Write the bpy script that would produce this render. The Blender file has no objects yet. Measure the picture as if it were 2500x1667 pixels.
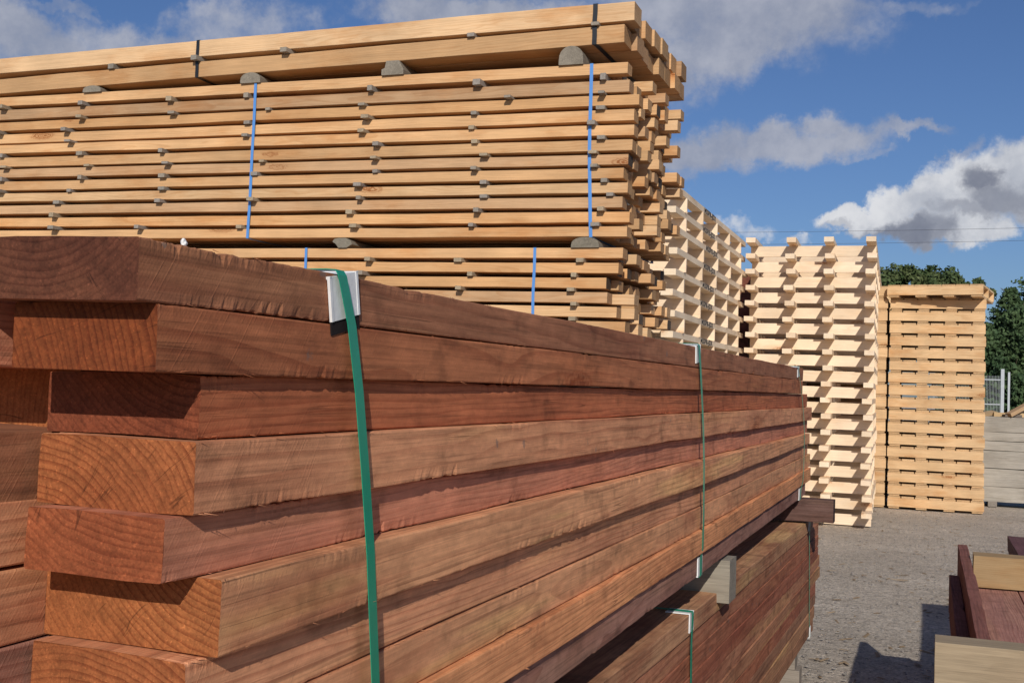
import bpy, math, random
from mathutils import Vector, Matrix, noise as mn
random.seed(7)
R = random.uniform
D = bpy.data
scn = bpy.context.scene
COL = scn.collection

# ------------------------------------------------------------------ helpers
def link(o, parent=None):
    COL.objects.link(o)
    if parent: o.parent = parent
    return o

def tag(o, label=None, cat=None, group=None, kind=None):
    if label: o['label'] = label
    if cat: o['category'] = cat
    if group: o['group'] = group
    if kind: o['kind'] = kind
    return o

def empty(name, loc=(0, 0, 0), rz=0.0):
    o = D.objects.new(name, None); link(o)
    o.location = loc; o.rotation_euler = (0, 0, rz); o.empty_display_size = .1
    return o

def mesh(name, verts, faces, mats, fmat=None, smooth=False):
    me = D.meshes.new(name); me.from_pydata([tuple(v) for v in verts], [], faces)
    for m in mats: me.materials.append(m)
    if fmat:
        for p, i in zip(me.polygons, fmat): p.material_index = i
    if smooth:
        for p in me.polygons: p.use_smooth = True
    me.update(); return me

def obj(name, me, parent=None, loc=(0, 0, 0), rot=(0, 0, 0), col=None):
    o = D.objects.new(name, me); link(o, parent)
    o.location = loc; o.rotation_euler = rot
    if col: o.color = (*col, 1)
    return o

class MB:
    """collects simple solids into one mesh"""
    def __init__(s): s.v = []; s.f = []; s.m = []
    def box(s, a, b, mi=0, bev=0.0):
        x0, y0, z0 = a; x1, y1, z1 = b; n = len(s.v)
        if bev <= 0:
            s.v += [(x0,y0,z0),(x1,y0,z0),(x1,y1,z0),(x0,y1,z0),(x0,y0,z1),(x1,y0,z1),(x1,y1,z1),(x0,y1,z1)]
            for q in ((0,3,2,1),(4,5,6,7),(0,1,5,4),(1,2,6,5),(2,3,7,6),(3,0,4,7)):
                s.f.append(tuple(n+i for i in q)); s.m.append(mi)
        return s
    def build(s, name, mats): return mesh(name, s.v, s.f, mats, s.m)

def ordn(n):
    return ['first','second','third','fourth','fifth','sixth','seventh','eighth','ninth','tenth','eleventh','twelfth',
            'thirteenth','fourteenth','fifteenth','sixteenth','seventeenth','eighteenth','nineteenth','twentieth'][n-1]

# board: long axis = local Y from 0..L, width on X (-W/2..W/2), thickness Z (0..T)
def board_mesh(name, L, W, T, mats, seed=0, nseg=10, bev=.0018, jit=.0006, fray=0.0, bow=0.0, rise=0.0, skew=0.0, side=2, wane=0.0, grade=1., ff=70., splint=0):
    rnd = random.Random(seed)
    hw, ht = W/2, T/2
    prof = []
    def arc(cx, cz, a0):
        for k in range(3):
            a = a0 + k*math.pi/4
            prof.append((cx+bev*math.cos(a), cz+bev*math.sin(a), 1))
    cs = [(hw-bev, -ht+bev, -math.pi/2), (hw-bev, ht-bev, 0), (-hw+bev, ht-bev, math.pi/2), (-hw+bev, -ht+bev, math.pi)]
    for i, c in enumerate(cs):
        arc(*c)
        nx = cs[(i+1) % 4]
        a = prof[-1]
        ex = nx[0]+bev*math.cos(nx[2]); ez = nx[1]+bev*math.sin(nx[2])
        for k in range(1, side+1):
            t = k/(side+1); prof.append((a[0]+(ex-a[0])*t, a[1]+(ez-a[1])*t, 0))
    n = len(prof); V = []; F = []; M = []
    sd = seed*13.7
    for i in range(nseg+1):
        t = i/nseg; t = t**grade; y = L*t
        bx = bow*(4*t*(1-t)) ; bz = rise*(4*t*(1-t))
        for j, (px, pz, e) in enumerate(prof):
            q = Vector((px*9+sd, y*2.2, pz*9+sd*.7))
            dx = mn.noise(q)*jit*2; dz = mn.noise(q+Vector((31, 7, 3)))*jit*2
            if fray and e:
                f = mn.noise(Vector((px*60+sd, y*ff, pz*60)))
                g = max(0, mn.noise(Vector((px*20+sd+9, y*7, pz*20+4)))-.12)*1.6
                f2 = mn.noise(Vector((px*30+sd+50, y*ff*.31, pz*30)))
                k = fray*((abs(f)+.8*abs(f2))*1.6*g*2 + .16*abs(f))
                dx += -math.copysign(k, px); dz += -math.copysign(k, pz)*(.6+.8*rnd.random())
            if wane and px > 0 and pz < 0:
                w = max(0, mn.noise(Vector((sd, y*1.3, 5)))-.1)*wane
                dz += w; dx -= w*.4*e
            V.append((px+bx+dx, y+skew*px+ (rnd.uniform(-1,1)*.0006 if i in (0,nseg) else 0), pz+ht+bz+dz))
    for i in range(nseg):
        for j in range(n):
            a = i*n+j; b = i*n+(j+1) % n
            F.append((a, a+n, b+n, b)); M.append(0)
    F.append(tuple(range(n))); M.append(1)
    F.append(tuple(reversed(range(nseg*n, nseg*n+n)))); M.append(1)
    for _ in range(splint):   # loose fibres along the sawn edges
        y = rnd.uniform(0, 1)**2*L*.6+.005; l_ = rnd.uniform(.003, .009); z_ = T if rnd.random() < .35 else 0; up_ = rnd.uniform(-.5, .5)*l_
        p = Vector((hw-.0006, y, z_+(-.0008 if z_ else .0008))); k = len(V); w_ = .0004
        tip = p+Vector((rnd.uniform(.2, .8)*l_, rnd.choice((-1, 1))*l_*1.4, up_))
        V += [p+Vector((0, -w_*2, 0)), p+Vector((0, w_*2, 0)), p+Vector((0, 0, w_*2)), tip]
        for q in ((0,1,3),(1,2,3),(2,0,3)): F.append((k+q[0], k+q[1], k+q[2])); M.append(0)
    me = mesh(name, V, F, mats, M)
    return me

# ------------------------------------------------------------------ node helper
class NT:
    def __init__(s, nt): s.t = nt; s.n = nt.nodes; s.l = nt.links
    def add(s, ty, **kw):
        nd = s.n.new(ty)
        for k, v in kw.items(): setattr(nd, k, v)
        return nd
    def val(s, sock, v):
        if hasattr(v, 'is_output') or isinstance(v, bpy.types.NodeSocket): s.l.new(v, sock)
        else: sock.default_value = v
    def math(s, op, a, b=None, c=None, clamp=False):
        nd = s.add('ShaderNodeMath', operation=op, use_clamp=clamp)
        s.val(nd.inputs[0], a)
        if b is not None: s.val(nd.inputs[1], b)
        if c is not None: s.val(nd.inputs[2], c)
        return nd.outputs[0]
    def vmath(s, op, a, b=None):
        nd = s.add('ShaderNodeVectorMath', operation=op)
        s.val(nd.inputs[0], a)
        if b is not None: s.val(nd.inputs[1], b)
        return nd.outputs['Value'] if op in ('LENGTH', 'DOT_PRODUCT') else nd.outputs[0]
    def noise(s, vec, scale=5, detail=2, rough=.5, out='Fac', dist=0):
        nd = s.add('ShaderNodeTexNoise'); s.l.new(vec, nd.inputs['Vector'])
        nd.inputs['Scale'].default_value = scale; nd.inputs['Detail'].default_value = detail
        nd.inputs['Roughness'].default_value = rough; nd.inputs['Distortion'].default_value = dist
        return nd.outputs[out]
    def comb(s, x, y, z):
        nd = s.add('ShaderNodeCombineXYZ')
        for i, v in enumerate((x, y, z)): s.val(nd.inputs[i], v)
        return nd.outputs[0]
    def sep(s, v):
        nd = s.add('ShaderNodeSeparateXYZ'); s.l.new(v, nd.inputs[0]); return nd.outputs
    def smooth(s, v, lo, hi, a=0.0, b=1.0, lin=False):
        nd = s.add('ShaderNodeMapRange', interpolation_type='LINEAR' if lin else 'SMOOTHSTEP')
        s.val(nd.inputs[0], v); s.val(nd.inputs[1], lo); s.val(nd.inputs[2], hi); s.val(nd.inputs[3], a); s.val(nd.inputs[4], b)
        return nd.outputs[0]
    def mix(s, f, a, b, mode='MIX'):
        nd = s.add('ShaderNodeMix', data_type='RGBA', blend_type=mode)
        s.val(nd.inputs[0], f)
        for sk, v in ((nd.inputs[6], a), (nd.inputs[7], b)):
            if isinstance(v, bpy.types.NodeSocket): s.l.new(v, sk)
            else: sk.default_value = (*v, 1) if len(v) == 3 else v
        return nd.outputs[2]
    def scale(s, col, f):   # multiply colour by scalar
        nd = s.add('ShaderNodeVectorMath', operation='SCALE'); s.l.new(col, nd.inputs[0]); s.val(nd.inputs[3], f)
        return nd.outputs[0]

def new_mat(name):
    m = D.materials.new(name); m.use_nodes = True
    t = NT(m.node_tree); b = t.n['Principled BSDF']
    return m, t, b

def simple(name, col, rough=.6, spec=.4, var=.08, vscale=40, bump=0.0):
    m, t, b = new_mat(name)
    tc = t.add('ShaderNodeTexCoord').outputs['Object']
    nz = t.noise(tc, vscale, 4)
    c = t.mix(nz, tuple(v*(1-var) for v in col), tuple(min(1, v*(1+var)) for v in col))
    t.l.new(c, b.inputs['Base Color']); b.inputs['Roughness'].default_value = rough
    b.inputs['Specular IOR Level'].default_value = spec
    if bump:
        bp = t.add('ShaderNodeBump'); bp.inputs['Strength'].default_value = bump; bp.inputs['Distance'].default_value = .002
        t.l.new(nz, bp.inputs['Height']); t.l.new(bp.outputs[0], b.inputs['Normal'])
    return m

def wood(name, end=False, ring=.009, rc=.45, tint=(1,1,1), dark=(.45,.32,.3), streak=.14, blotch=.35, saw=.0, knots=.0,
         spots=.0, wob=.02, pith=.12, rough=.85, bump=.5, sap=0.0, sapcol=(1.5,1.6,1.4), stain=(.5,.45,.5), nb=.0, crack=0.):
    m, t, b = new_mat(name)
    tc = t.add('ShaderNodeTexCoord').outputs['Object']
    oi = t.add('ShaderNodeObjectInfo'); rnd = oi.outputs['Random']; base = oi.outputs['Color']
    wn = t.add('ShaderNodeTexWhiteNoise', noise_dimensions='1D'); t.l.new(rnd, wn.inputs['W'])
    rv = wn.outputs['Color']; rs = t.sep(rv)
    x, y, z = t.sep(tc)[:3]
    off = t.vmath('MULTIPLY', rv, (37., 53., 71.))
    P = t.vmath('ADD', tc, off)
    # warp, stretched along the grain
    stv = t.vmath('MULTIPLY', P, (7., 1.3, 7.))
    nw = t.add('ShaderNodeTexNoise'); t.l.new(stv, nw.inputs['Vector']); nw.inputs['Scale'].default_value = 1.; nw.inputs['Detail'].default_value = 3
    nws = t.sep(nw.outputs['Color'])
    px = t.math('MULTIPLY_ADD', t.math('SUBTRACT', rs[0], .5), pith*2.4, x)
    pz = t.math('MULTIPLY_ADD', t.math('SUBTRACT', rs[1], .5), pith*1.6, z)
    tilt = t.math('MULTIPLY', t.math('SUBTRACT', rs[2], .5), .05)
    pz = t.math('ADD', pz, t.math('MULTIPLY', y, tilt))
    px = t.math('ADD', px, t.math('MULTIPLY', t.math('SUBTRACT', nws[0], .5), wob*2))
    pz = t.math('ADD', pz, t.math('MULTIPLY', t.math('SUBTRACT', nws[1], .5), wob*2))
    r = t.vmath('LENGTH', t.comb(px, 0., pz))
    if nb: r = t.math('ADD', r, t.math('MULTIPLY', t.noise(P, 60, 2), nb))
    ph = t.math('MULTIPLY', r, 1/ring)
    ph = t.math('ADD', ph, t.math('MULTIPLY', t.noise(t.comb(r, 0., 0.), 40, 2), 2.5))
    fr = t.math('FRACT', ph)
    line = t.smooth(fr, .45, .93)
    line = t.math('MULTIPLY', line, t.smooth(fr, 1.0, .95))
    big = t.noise(t.vmath('MULTIPLY', P, (9., .9, 9.)), 1., 3)
    line = t.math('MULTIPLY', line, t.smooth(big, .3, .6, .25, 1.))
    # fibres
    fib = t.noise(t.vmath('MULTIPLY', P, (380., 9., 380.) if not end else (420., 420., 420.)), 1., 3, .6)
    fib2 = t.noise(t.vmath('MULTIPLY', P, (70., 2.5, 70.) if not end else (90., 90., 90.)), 1., 3, .6)
    bl = t.noise(t.vmath('MULTIPLY', P, (5., 1.6, 5.)), 1., 5, .65)
    c = t.mix(1.0, base, (*tint, 1), 'MULTIPLY')
    if sap:
        sp = t.smooth(t.noise(t.vmath('MULTIPLY', P, (10., .8, 10.)), 1., 3), .56, .62)
        c = t.mix(t.math('MULTIPLY', sp, sap), c, t.mix(1., c, (*sapcol, 1), 'MULTIPLY'))
    cd = t.mix(1.0, c, (*dark, 1), 'MULTIPLY')
    c = t.mix(t.math('MULTIPLY', line, rc), c, cd)
    c = t.scale(c, t.smooth(fib, .25, .75, 1-streak, 1+streak, True))
    c = t.scale(c, t.smooth(fib2, .25, .75, 1-streak*.8, 1+streak*.8, True))
    if crack:
        bn = t.noise(t.comb(t.math('MULTIPLY', x, 3.), t.math('ADD', t.math('MULTIPLY', y, 9.), t.math('MULTIPLY', rs[0], 40.)), t.math('MULTIPLY', z, 14.)), 1., 4, .6)
        c = t.scale(c, t.smooth(bn, .52, .72, 1., .62))
        md = t.noise(t.vmath('MULTIPLY', P, (55., 22., 55.)), 1., 5, .7)
        c = t.scale(c, t.smooth(md, .25, .75, .8, 1.22, True))
    if end:
        fl = t.noise(P, 330., 2, .7)
        c = t.scale(c, t.smooth(fl, .60, .74, 1., 1.55))
        an = t.math('ARCTAN2', pz, px)
        rc_ = t.noise(t.comb(t.math('MULTIPLY', an, 15.), t.math('MULTIPLY', r, 5.), rnd), 1., 2, .5)
        c = t.scale(c, t.math('MAXIMUM', t.smooth(t.math('ABSOLUTE', t.math('SUBTRACT', rc_, .42)), .002, .011, .5, 1.), t.smooth(t.noise(P, 14., 2), .62, .5)))
    cs = t.mix(1., c, (*stain, 1), 'MULTIPLY')
    c = t.mix(t.math('MULTIPLY', t.smooth(bl, .48, .72), blotch), c, cs)
    c = t.scale(c, t.smooth(t.noise(P, 3.3, 3), .3, .7, .88, 1.1, True))
    h = t.math('MULTIPLY', fib, .5)
    h = t.math('SUBTRACT', h, t.math('MULTIPLY', line, .15))
    if saw and not end:
        sv = t.math('ADD', t.math('MULTIPLY', y, 1.), t.math('MULTIPLY', z, -.75))
        sv = t.math('ADD', sv, t.math('MULTIPLY', t.noise(P, 6, 1), .02))
        sw = t.math('SINE', t.math('MULTIPLY', sv, 2*math.pi/.0055))
        sm = t.math('MULTIPLY', t.smooth(t.noise(t.comb(t.math('MULTIPLY', sv, 40.), t.math('MULTIPLY', z, 8.), rnd), 3., 2), .5, .7), saw)
        sw = t.math('MULTIPLY', t.smooth(sw, .2, 1.), sm)
        c = t.mix(t.math('MULTIPLY', sw, .2), c, t.scale(c, 1.45))
        h = t.math('ADD', h, t.math('MULTIPLY', sw, .22))
        h = t.math('ADD', h, t.math('MULTIPLY', t.math('SINE', t.math('MULTIPLY', sv, 2*math.pi/.0041)), .03))
    if crack:
        cn = t.noise(t.vmath('MULTIPLY', P, (34., .55, 34.)), 1., 2, .5)
        lf = t.noise(t.vmath('MULTIPLY', P, (150., 3., 150.)), 1., 3, .6); c = t.scale(c, t.smooth(lf, .52, .66, 1., .74))
        ck = t.smooth(t.math('ABSOLUTE', t.math('SUBTRACT', cn, .5)), .006, .0015)
        ck = t.math('MULTIPLY', ck, t.smooth(t.noise(P, 4.5, 2), .56, .66))
        c = t.mix(t.math('MULTIPLY', ck, .5*crack), c, t.scale(c, .25)); h = t.math('SUBTRACT', h, t.math('MULTIPLY', ck, 1.5))
        rg_ = t.noise(P, 210., 3, .7); h = t.math('ADD', h, t.math('MULTIPLY', rg_, .55))
    if knots:
        vo = t.add('ShaderNodeTexVoronoi', feature='F1'); t.l.new(t.vmath('MULTIPLY', P, (6., 1.5, 6.)), vo.inputs['Vector']); vo.inputs['Scale'].default_value = 1.
        d = t.math('ADD', vo.outputs['Distance'], t.math('MULTIPLY', t.math('SUBTRACT', t.noise(P, 50, 2), .5), .08))
        k1 = t.smooth(d, .17, .09); k2 = t.smooth(d, .36, .18)
        gate = t.smooth(t.sep(vo.outputs['Color'])[0], .28, .32)
        c = t.mix(t.math('MULTIPLY', t.math('MULTIPLY', k2, gate), knots*.35), c, t.mix(1., c, (.85, .68, .5, 1), 'MULTIPLY'))
        kr = t.math('ADD', .6, t.math('MULTIPLY', t.math('SINE', t.math('MULTIPLY', d, 160.)), .4))
        c = t.mix(t.math('MULTIPLY', t.math('MULTIPLY', t.math('MULTIPLY', k1, gate), kr), knots), c, t.mix(1., c, (.5, .3, .18, 1), 'MULTIPLY'))
    if spots:
        vs = t.add('ShaderNodeTexVoronoi', feature='F1'); t.l.new(P, vs.inputs['Vector']); vs.inputs['Scale'].default_value = 19.
        g = t.sep(vs.outputs['Color'])
        dd = t.math('ADD', vs.outputs['Distance'], t.math('MULTIPLY', t.math('SUBTRACT', t.noise(P, 160, 2), .5), .22))
        k = t.smooth(dd, t.math('MULTIPLY', g[1], .17), t.math('MULTIPLY', g[1], .10))
        k = t.math('MULTIPLY', k, t.smooth(g[0], .72, .76))
        c = t.mix(t.math('MULTIPLY', k, spots), c, (.16, .14, .125, 1))
    t.l.new(c, b.inputs['Base Color'])
    b.inputs['Roughness'].default_value = rough; b.inputs['Specular IOR Level'].default_value = .22
    bp = t.add('ShaderNodeBump'); bp.inputs['Strength'].default_value = bump; bp.inputs['Distance'].default_value = .0012
    t.l.new(h, bp.inputs['Height']); t.l.new(bp.outputs[0], b.inputs['Normal'])
    return m

RED = wood('red_timber', ring=.008, rc=.5, saw=1., crack=1., pith=.25, knots=.8, spots=.55, streak=.15, blotch=.6, wob=.022, sap=.35, sapcol=(1.12,1.25,1.1), stain=(.55,.42,.42), dark=(.52,.36,.33))
REDE = wood('red_timber_end_grain', end=True, ring=.0062, rc=.62, pith=.34, tint=(.47,.335,.225), spots=.9, streak=.28, blotch=.45, wob=.012, dark=(.48,.3,.28), stain=(.45,.36,.4), bump=.8, nb=.003)
REDEF = wood('red_timber_dark_end', end=True, ring=.0062, rc=.5, pith=.4, tint=(.40,.34,.34), spots=.3, streak=.3, blotch=.9, wob=.012, bump=.9)
SAPR = wood('sapwood_streaked_timber', crack=1., ring=.01, rc=.4, saw=.9, knots=.6, spots=.2, streak=.16, blotch=.8, sap=.8, sapcol=(1.2,1.38,1.2), stain=(.55,.35,.35))
PINE = wood('sawn_pine', ring=.007, rc=.34, saw=.5, knots=1., streak=.12, blotch=.7, wob=.03, dark=(.70,.52,.36), stain=(.8,.6,.42), rough=.8, bump=.3)
PINEE = wood('sawn_pine_end_grain', end=True, ring=.005, rc=.4, tint=(.72,.68,.64), streak=.25, blotch=.5, wob=.01, dark=(.6,.5,.42), stain=(.6,.56,.55), bump=.6)
PAL = wood('fresh_pallet_pine', ring=.008, rc=.26, knots=1., streak=.08, blotch=.35, wob=.03, dark=(.8,.65,.5), stain=(.85,.72,.6), rough=.75, bump=.2)
GREY = wood('weathered_grey_timber', ring=.006, rc=.3, streak=.2, blotch=.5, knots=.4, dark=(.7,.68,.66), stain=(.68,.66,.62), bump=.6)
GREYE = wood('weathered_grey_end_grain', end=True, ring=.006, rc=.5, streak=.25, blotch=.5, dark=(.6,.58,.56), stain=(.6,.58,.55), bump=.7)
PAINTE = wood('blue_black_painted_end', end=True, ring=.006, rc=.2, tint=(.13,.15,.2), streak=.3, blotch=.4)
GREEN = simple('green_plastic_strap', (.012, .27, .16), .28, .5, .12, 60)
BLUE = simple('blue_plastic_strap', (.09, .26, .62), .45, .5, .05, 30)
BLACK = simple('black_plastic_strap', (.016, .018, .022), .4, .5, .1, 30)
WHITE = simple('white_plastic_guard', (.74, .75, .75), .5, .4, .12, 70, .3)
PAD = simple('black_guard_shadow', (.018, .013, .013), .9, .2, .1, 60)  # near-black colour painted as the shade below the nearest edge guard
INK = simple('black_stencil_ink', (.045, .042, .045), .9, .1, .4, 90)
STEEL = simple('galvanised_steel', (.42, .45, .47), .45, .5, .15, 20)
WIRE = simple('dark_cable', (.05, .05, .055), .7, .2)

# ------------------------------------------------------------------ camera (level yard, slight roll)
f_px = 2600.0
yc = Vector((957., -128., 2600.)).normalized()
zc = yc.cross(Vector((1., -.033, 0.))).normalized()
if zc.y < 0: zc = -zc
xc = yc.cross(zc)
if xc.x < 0: xc = -xc
right = Vector((xc.x, yc.x, zc.x)); up = Vector((xc.y, yc.y, zc.y)); fwd = Vector((xc.z, yc.z, zc.z))
cam = D.cameras.new('camera'); co = D.objects.new('camera', cam); link(co)
co.matrix_world = Matrix(((right.x, up.x, -fwd.x, 0), (right.y, up.y, -fwd.y, 0), (right.z, up.z, -fwd.z, 1.3), (0, 0, 0, 1)))
cam.sensor_width = 36; cam.lens = 36*f_px/2352; cam.clip_start = .05; cam.clip_end = 2000
scn.camera = co

# ------------------------------------------------------------------ light
S = Vector((.335, -1., .535)).normalized()
sun = D.lights.new('sun', 'SUN'); so = D.objects.new('sun', sun); link(so)
sun.energy = 3.7; sun.angle = math.radians(.5); sun.color = (1., .93, .83)
so.rotation_euler = S.to_track_quat('Z', 'Y').to_euler(); so.location = (3, -6, 9)
w = D.worlds.new('World'); scn.world = w; w.use_nodes = True
t = NT(w.node_tree); bg = t.n['Background']
sky = t.add('ShaderNodeTexSky', sky_type='NISHITA'); sky.sun_disc = False
sky.sun_elevation = math.asin(S.z); sky.sun_rotation = math.atan2(S.x, S.y) % (2*math.pi)
sky.air_density = 1.0; sky.dust_density = .7; sky.ozone_density = 2.5
tc = t.add('ShaderNodeTexCoord').outputs['Generated']
dx, dy, dz = t.sep(tc)[:3]
az = t.math('ARCTAN2', dx, dy); el = t.math('ARCSINE', dz)
az = t.math('WRAP', az, math.pi-.35, -math.pi-.35)
wv = t.noise(tc, 9., 6, .6, 'Color'); ws = t.sep(wv)
wv2 = t.sep(t.noise(tc, 38., 5, .65, 'Color'))
def warp(v, i, a, b_):
    v = t.math('ADD', v, t.math('MULTIPLY', t.math('SUBTRACT', ws[i], .5), a))
    return t.math('ADD', v, t.math('MULTIPLY', t.math('SUBTRACT', wv2[i], .5), b_))
azw = warp(az, 0, .15, .05); elw = warp(el, 1, .07, .03)
def blob(ca, ce, ra, re, ang=0., p=1.):
    a = t.math('SUBTRACT', azw, ca); e = t.math('SUBTRACT', elw, ce)
    c_, s_ = math.cos(ang), math.sin(ang)
    u = t.math('MULTIPLY', t.math('ADD', t.math('MULTIPLY', a, c_), t.math('MULTIPLY', e, s_)), 1/ra)
    v = t.math('MULTIPLY', t.math('SUBTRACT', t.math('MULTIPLY', e, c_), t.math('MULTIPLY', a, s_)), 1/re)
    d = t.math('SQRT', t.math('ADD', t.math('MULTIPLY', u, u), t.math('MULTIPLY', v, v)))
    return t.smooth(d, 1.4, .35, 0., p)
def px(x, y):   # photo direction -> azimuth, elevation of a cloud
    r = right*((x-1176)/f_px) + up*(-(y-784)/f_px) + fwd
    r.normalize(); return math.atan2(r.x, r.y), math.asin(r.z)
def acc(lst):
    o = None
    for (x, y, rx, ry, an, p) in lst:
        ca, ce = px(x, y); bb = blob(ca, ce, rx/f_px, ry/f_px, an, p)
        o = bb if o is None else t.math('MAXIMUM', o, bb)
    return o
soft = acc([(0,75,230,75,-.1,1.),(330,95,260,55,0,.8),(560,60,170,60,.2,.65),(1080,30,330,55,0,1.),(1660,20,360,140,-.1,1.),(1650,120,220,100,.3,1.),(1820,60,120,70,.2,.6),
            (2060,10,200,22,.0,.45),(130,15,90,18,0,.6),(1300,-120,900,110,0,1.),(1600,365,230,66,.1,1.),(1790,340,240,48,.1,1.),
            (2060,305,120,20,0,.75),(2010,350,60,12,.1,.4),(2215,350,70,26,.7,.55),(1560,430,90,26,0,.6)])
cum = acc([(2020,515,110,36,0,1.),(2150,475,120,64,.1,1.),(2280,450,150,95,.1,1.),(2190,545,150,44,.0,1.),(2400,420,160,110,0,1.),
           (1740,535,60,22,0,.38),(1840,548,50,16,0,.36),(2230,560,60,30,0,.7)])
und = acc([(2080,560,120,34,0,1.),(2150,565,85,52,0,.9),(2300,425,85,42,-.1,1.),(2250,500,140,28,0,.75),(2380,470,120,60,0,.9),(1930,535,70,18,0,.5)])
# clouds outside the picture, so that the rest of the sky is not bare
gen = t.smooth(t.noise(t.vmath('MULTIPLY', tc, (1., 1., 2.2)), 3.2, 7, .6), .53, .68, 0., .85)
side = t.math('MAXIMUM', t.smooth(t.math('ABSOLUTE', t.math('ADD', az, .35)), .5, .7), t.smooth(el, .38, .5))
gen = t.math('MULTIPLY', gen, side)
fb = t.noise(tc, 22., 8, .62)
fb2 = t.noise(tc, 75., 6, .6)
def cover(m, k, lo, hi):
    v = t.math('ADD', m, t.math('MULTIPLY', t.math('SUBTRACT', fb, .5), k))
    v = t.math('ADD', v, t.math('MULTIPLY', t.math('SUBTRACT', fb2, .5), k*.35))
    return t.smooth(v, lo, hi)
#cs
cs_ = t.math('MULTIPLY', cover(soft, 1.0, .12, .98), t.smooth(soft, .0, .25))
cc_ = t.math('MULTIPLY', cover(cum, 1.1, .2, .75), t.smooth(cum, .0, .2))
cu_ = cover(und, .75, .15, 1.25)
skyc = t.mix(1., sky.outputs[0], (.50, .62, .86, 1), 'MULTIPLY')
K = 10.   # cloud radiance in the sky's own units
wh = (K*.52, K*.545, K*.63, 1)
softc = t.mix(t.smooth(fb, .3, .75), (K*.33, K*.365, K*.47, 1), (K*.52, K*.54, K*.62, 1))
cumc = t.mix(cu_, t.mix(t.smooth(fb, .3, .7), (K*.54, K*.57, K*.64, 1), (K*.86, K*.87, K*.90, 1)), (K*.20, K*.22, K*.29, 1))
c = t.mix(t.math('MULTIPLY', gen, .9), skyc, softc)
c = t.mix(t.math('MULTIPLY', cs_, .9), c, softc)
c = t.mix(t.math('MULTIPLY', cc_, .97), c, cumc)
t.l.new(c, bg.inputs['Color']); bg.inputs['Strength'].default_value = .085
scn.view_settings.view_transform = 'Standard'; scn.view_settings.look = 'None'
scn.view_settings.exposure = 0.0; scn.view_settings.gamma = 1.0

# ------------------------------------------------------------------ ground
def ground():
    m, t, b = new_mat('dusty_gravel_yard')
    tc = t.add('ShaderNodeTexCoord').outputs['Object']
    n1 = t.noise(tc, .9, 6, .6); n2 = t.noise(tc, 14, 6, .7); n3 = t.noise(tc, 75, 5, .75)
    n4 = t.noise(t.vmath('MULTIPLY', tc, (.7, 2.6, 1.)), 1.6, 5, .6)
    c = t.mix(t.smooth(n1, .3, .7), (.47, .41, .34), (.58, .51, .425))
    c = t.mix(t.math('MULTIPLY', t.smooth(n4, .5, .75), .5), c, (.36, .31, .255))
    c = t.mix(t.smooth(n2, .35, .75), c, t.scale(c, 1.25))
    c = t.mix(t.smooth(n3, .3, .7), t.scale(c, .58), t.scale(c, 1.28))
    n5 = t.noise(tc, 30, 4, .8); c = t.scale(c, t.smooth(n5, .3, .7, .72, 1.22, True))
    vo = t.add('ShaderNodeTexVoronoi'); t.l.new(tc, vo.inputs['Vector']); vo.inputs['Scale'].default_value = 38
    st = t.math('MULTIPLY', t.smooth(vo.outputs['Distance'], .38, .2), t.smooth(t.sep(vo.outputs['Color'])[0], .55, .65))
    c = t.mix(t.math('MULTIPLY', st, .55), c, t.mix(t.sep(vo.outputs['Color'])[1], (.16, .15, .145), (.42, .39, .35)))
    t.l.new(c, b.inputs['Base Color']); b.inputs['Roughness'].default_value = .95; b.inputs['Specular IOR Level'].default_value = .15
    h = t.math('ADD', t.math('MULTIPLY', n2, .6), t.math('ADD', t.math('MULTIPLY', n3, .35), t.math('MULTIPLY', st, .5)))
    bp = t.add('ShaderNodeBump'); bp.inputs['Strength'].default_value = 1.; bp.inputs['Distance'].default_value = .035
    t.l.new(h, bp.inputs['Height']); t.l.new(bp.outputs[0], b.inputs['Normal'])
    V = []; F = []
    xs = [-900, -200, -60, -25] + [-12+.35*i for i in range(70)] + [25, 60, 200, 900]
    ys = [-900, -200, -50, -15, -5] + [.35*i for i in range(60)] + [25, 35, 60, 120, 300, 900]
    for y in ys:
        for x in xs:
            z = -.012 + .011*mn.fractal(Vector((x*.8, y*.8, 0)), 1., 2., 4) if -13 < x < 13 and -1 < y < 22 else -.012
            V.append((x, y, min(z, -.001)))
    nx = len(xs)
    for j in range(len(ys)-1):
        for i in range(nx-1):
            a = j*nx+i; F.append((a, a+1, a+nx+1, a+nx))
    o = obj('ground', mesh('ground', V, F, [m], smooth=True)); tag(o, kind='structure')
ground()

def scatter(name, mat, n, size, flat, area, label, cat, seed):
    rnd = random.Random(seed); V = []; F = []
    for _ in range(n):
        x, y = area(rnd); s = size*rnd.uniform(.4, 1.3); k = len(V)
        a = rnd.uniform(0, 6.28); lx = s*(1 if not flat else rnd.uniform(1.2, 4)); ly = s*rnd.uniform(.5, .9); lz = s*(.5 if not flat else .18)
        ca, sa = math.cos(a), math.sin(a); tl = rnd.uniform(-.2, .2)
        for (ux, uy, uz) in ((-1,-.8,0),(.9,-1,0),(1,.8,0),(-.8,1,0),(-.6,-.5,1),(.5,-.6,.9),(.6,.5,1),(-.5,.6,.8)):
            X = ux*lx*rnd.uniform(.8, 1.1); Y = uy*ly*rnd.uniform(.8, 1.1)
            V.append((x+X*ca-Y*sa, y+X*sa+Y*ca, -.008+uz*lz+X*tl*.3))
        for q in ((4,5,6,7),(0,1,5,4),(1,2,6,5),(2,3,7,6),(3,0,4,7)): F.append(tuple(k+i for i in q))
    o = obj(name, mesh(name, V, F, [mat])); tag(o, label, cat, kind='stuff')
STONE = simple('loose_stone', (.25, .23, .21), .95, .2, .5, 9)
CHIP = simple('bark_and_wood_chips', (.30, .22, .14), .95, .1, .6, 7)
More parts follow.
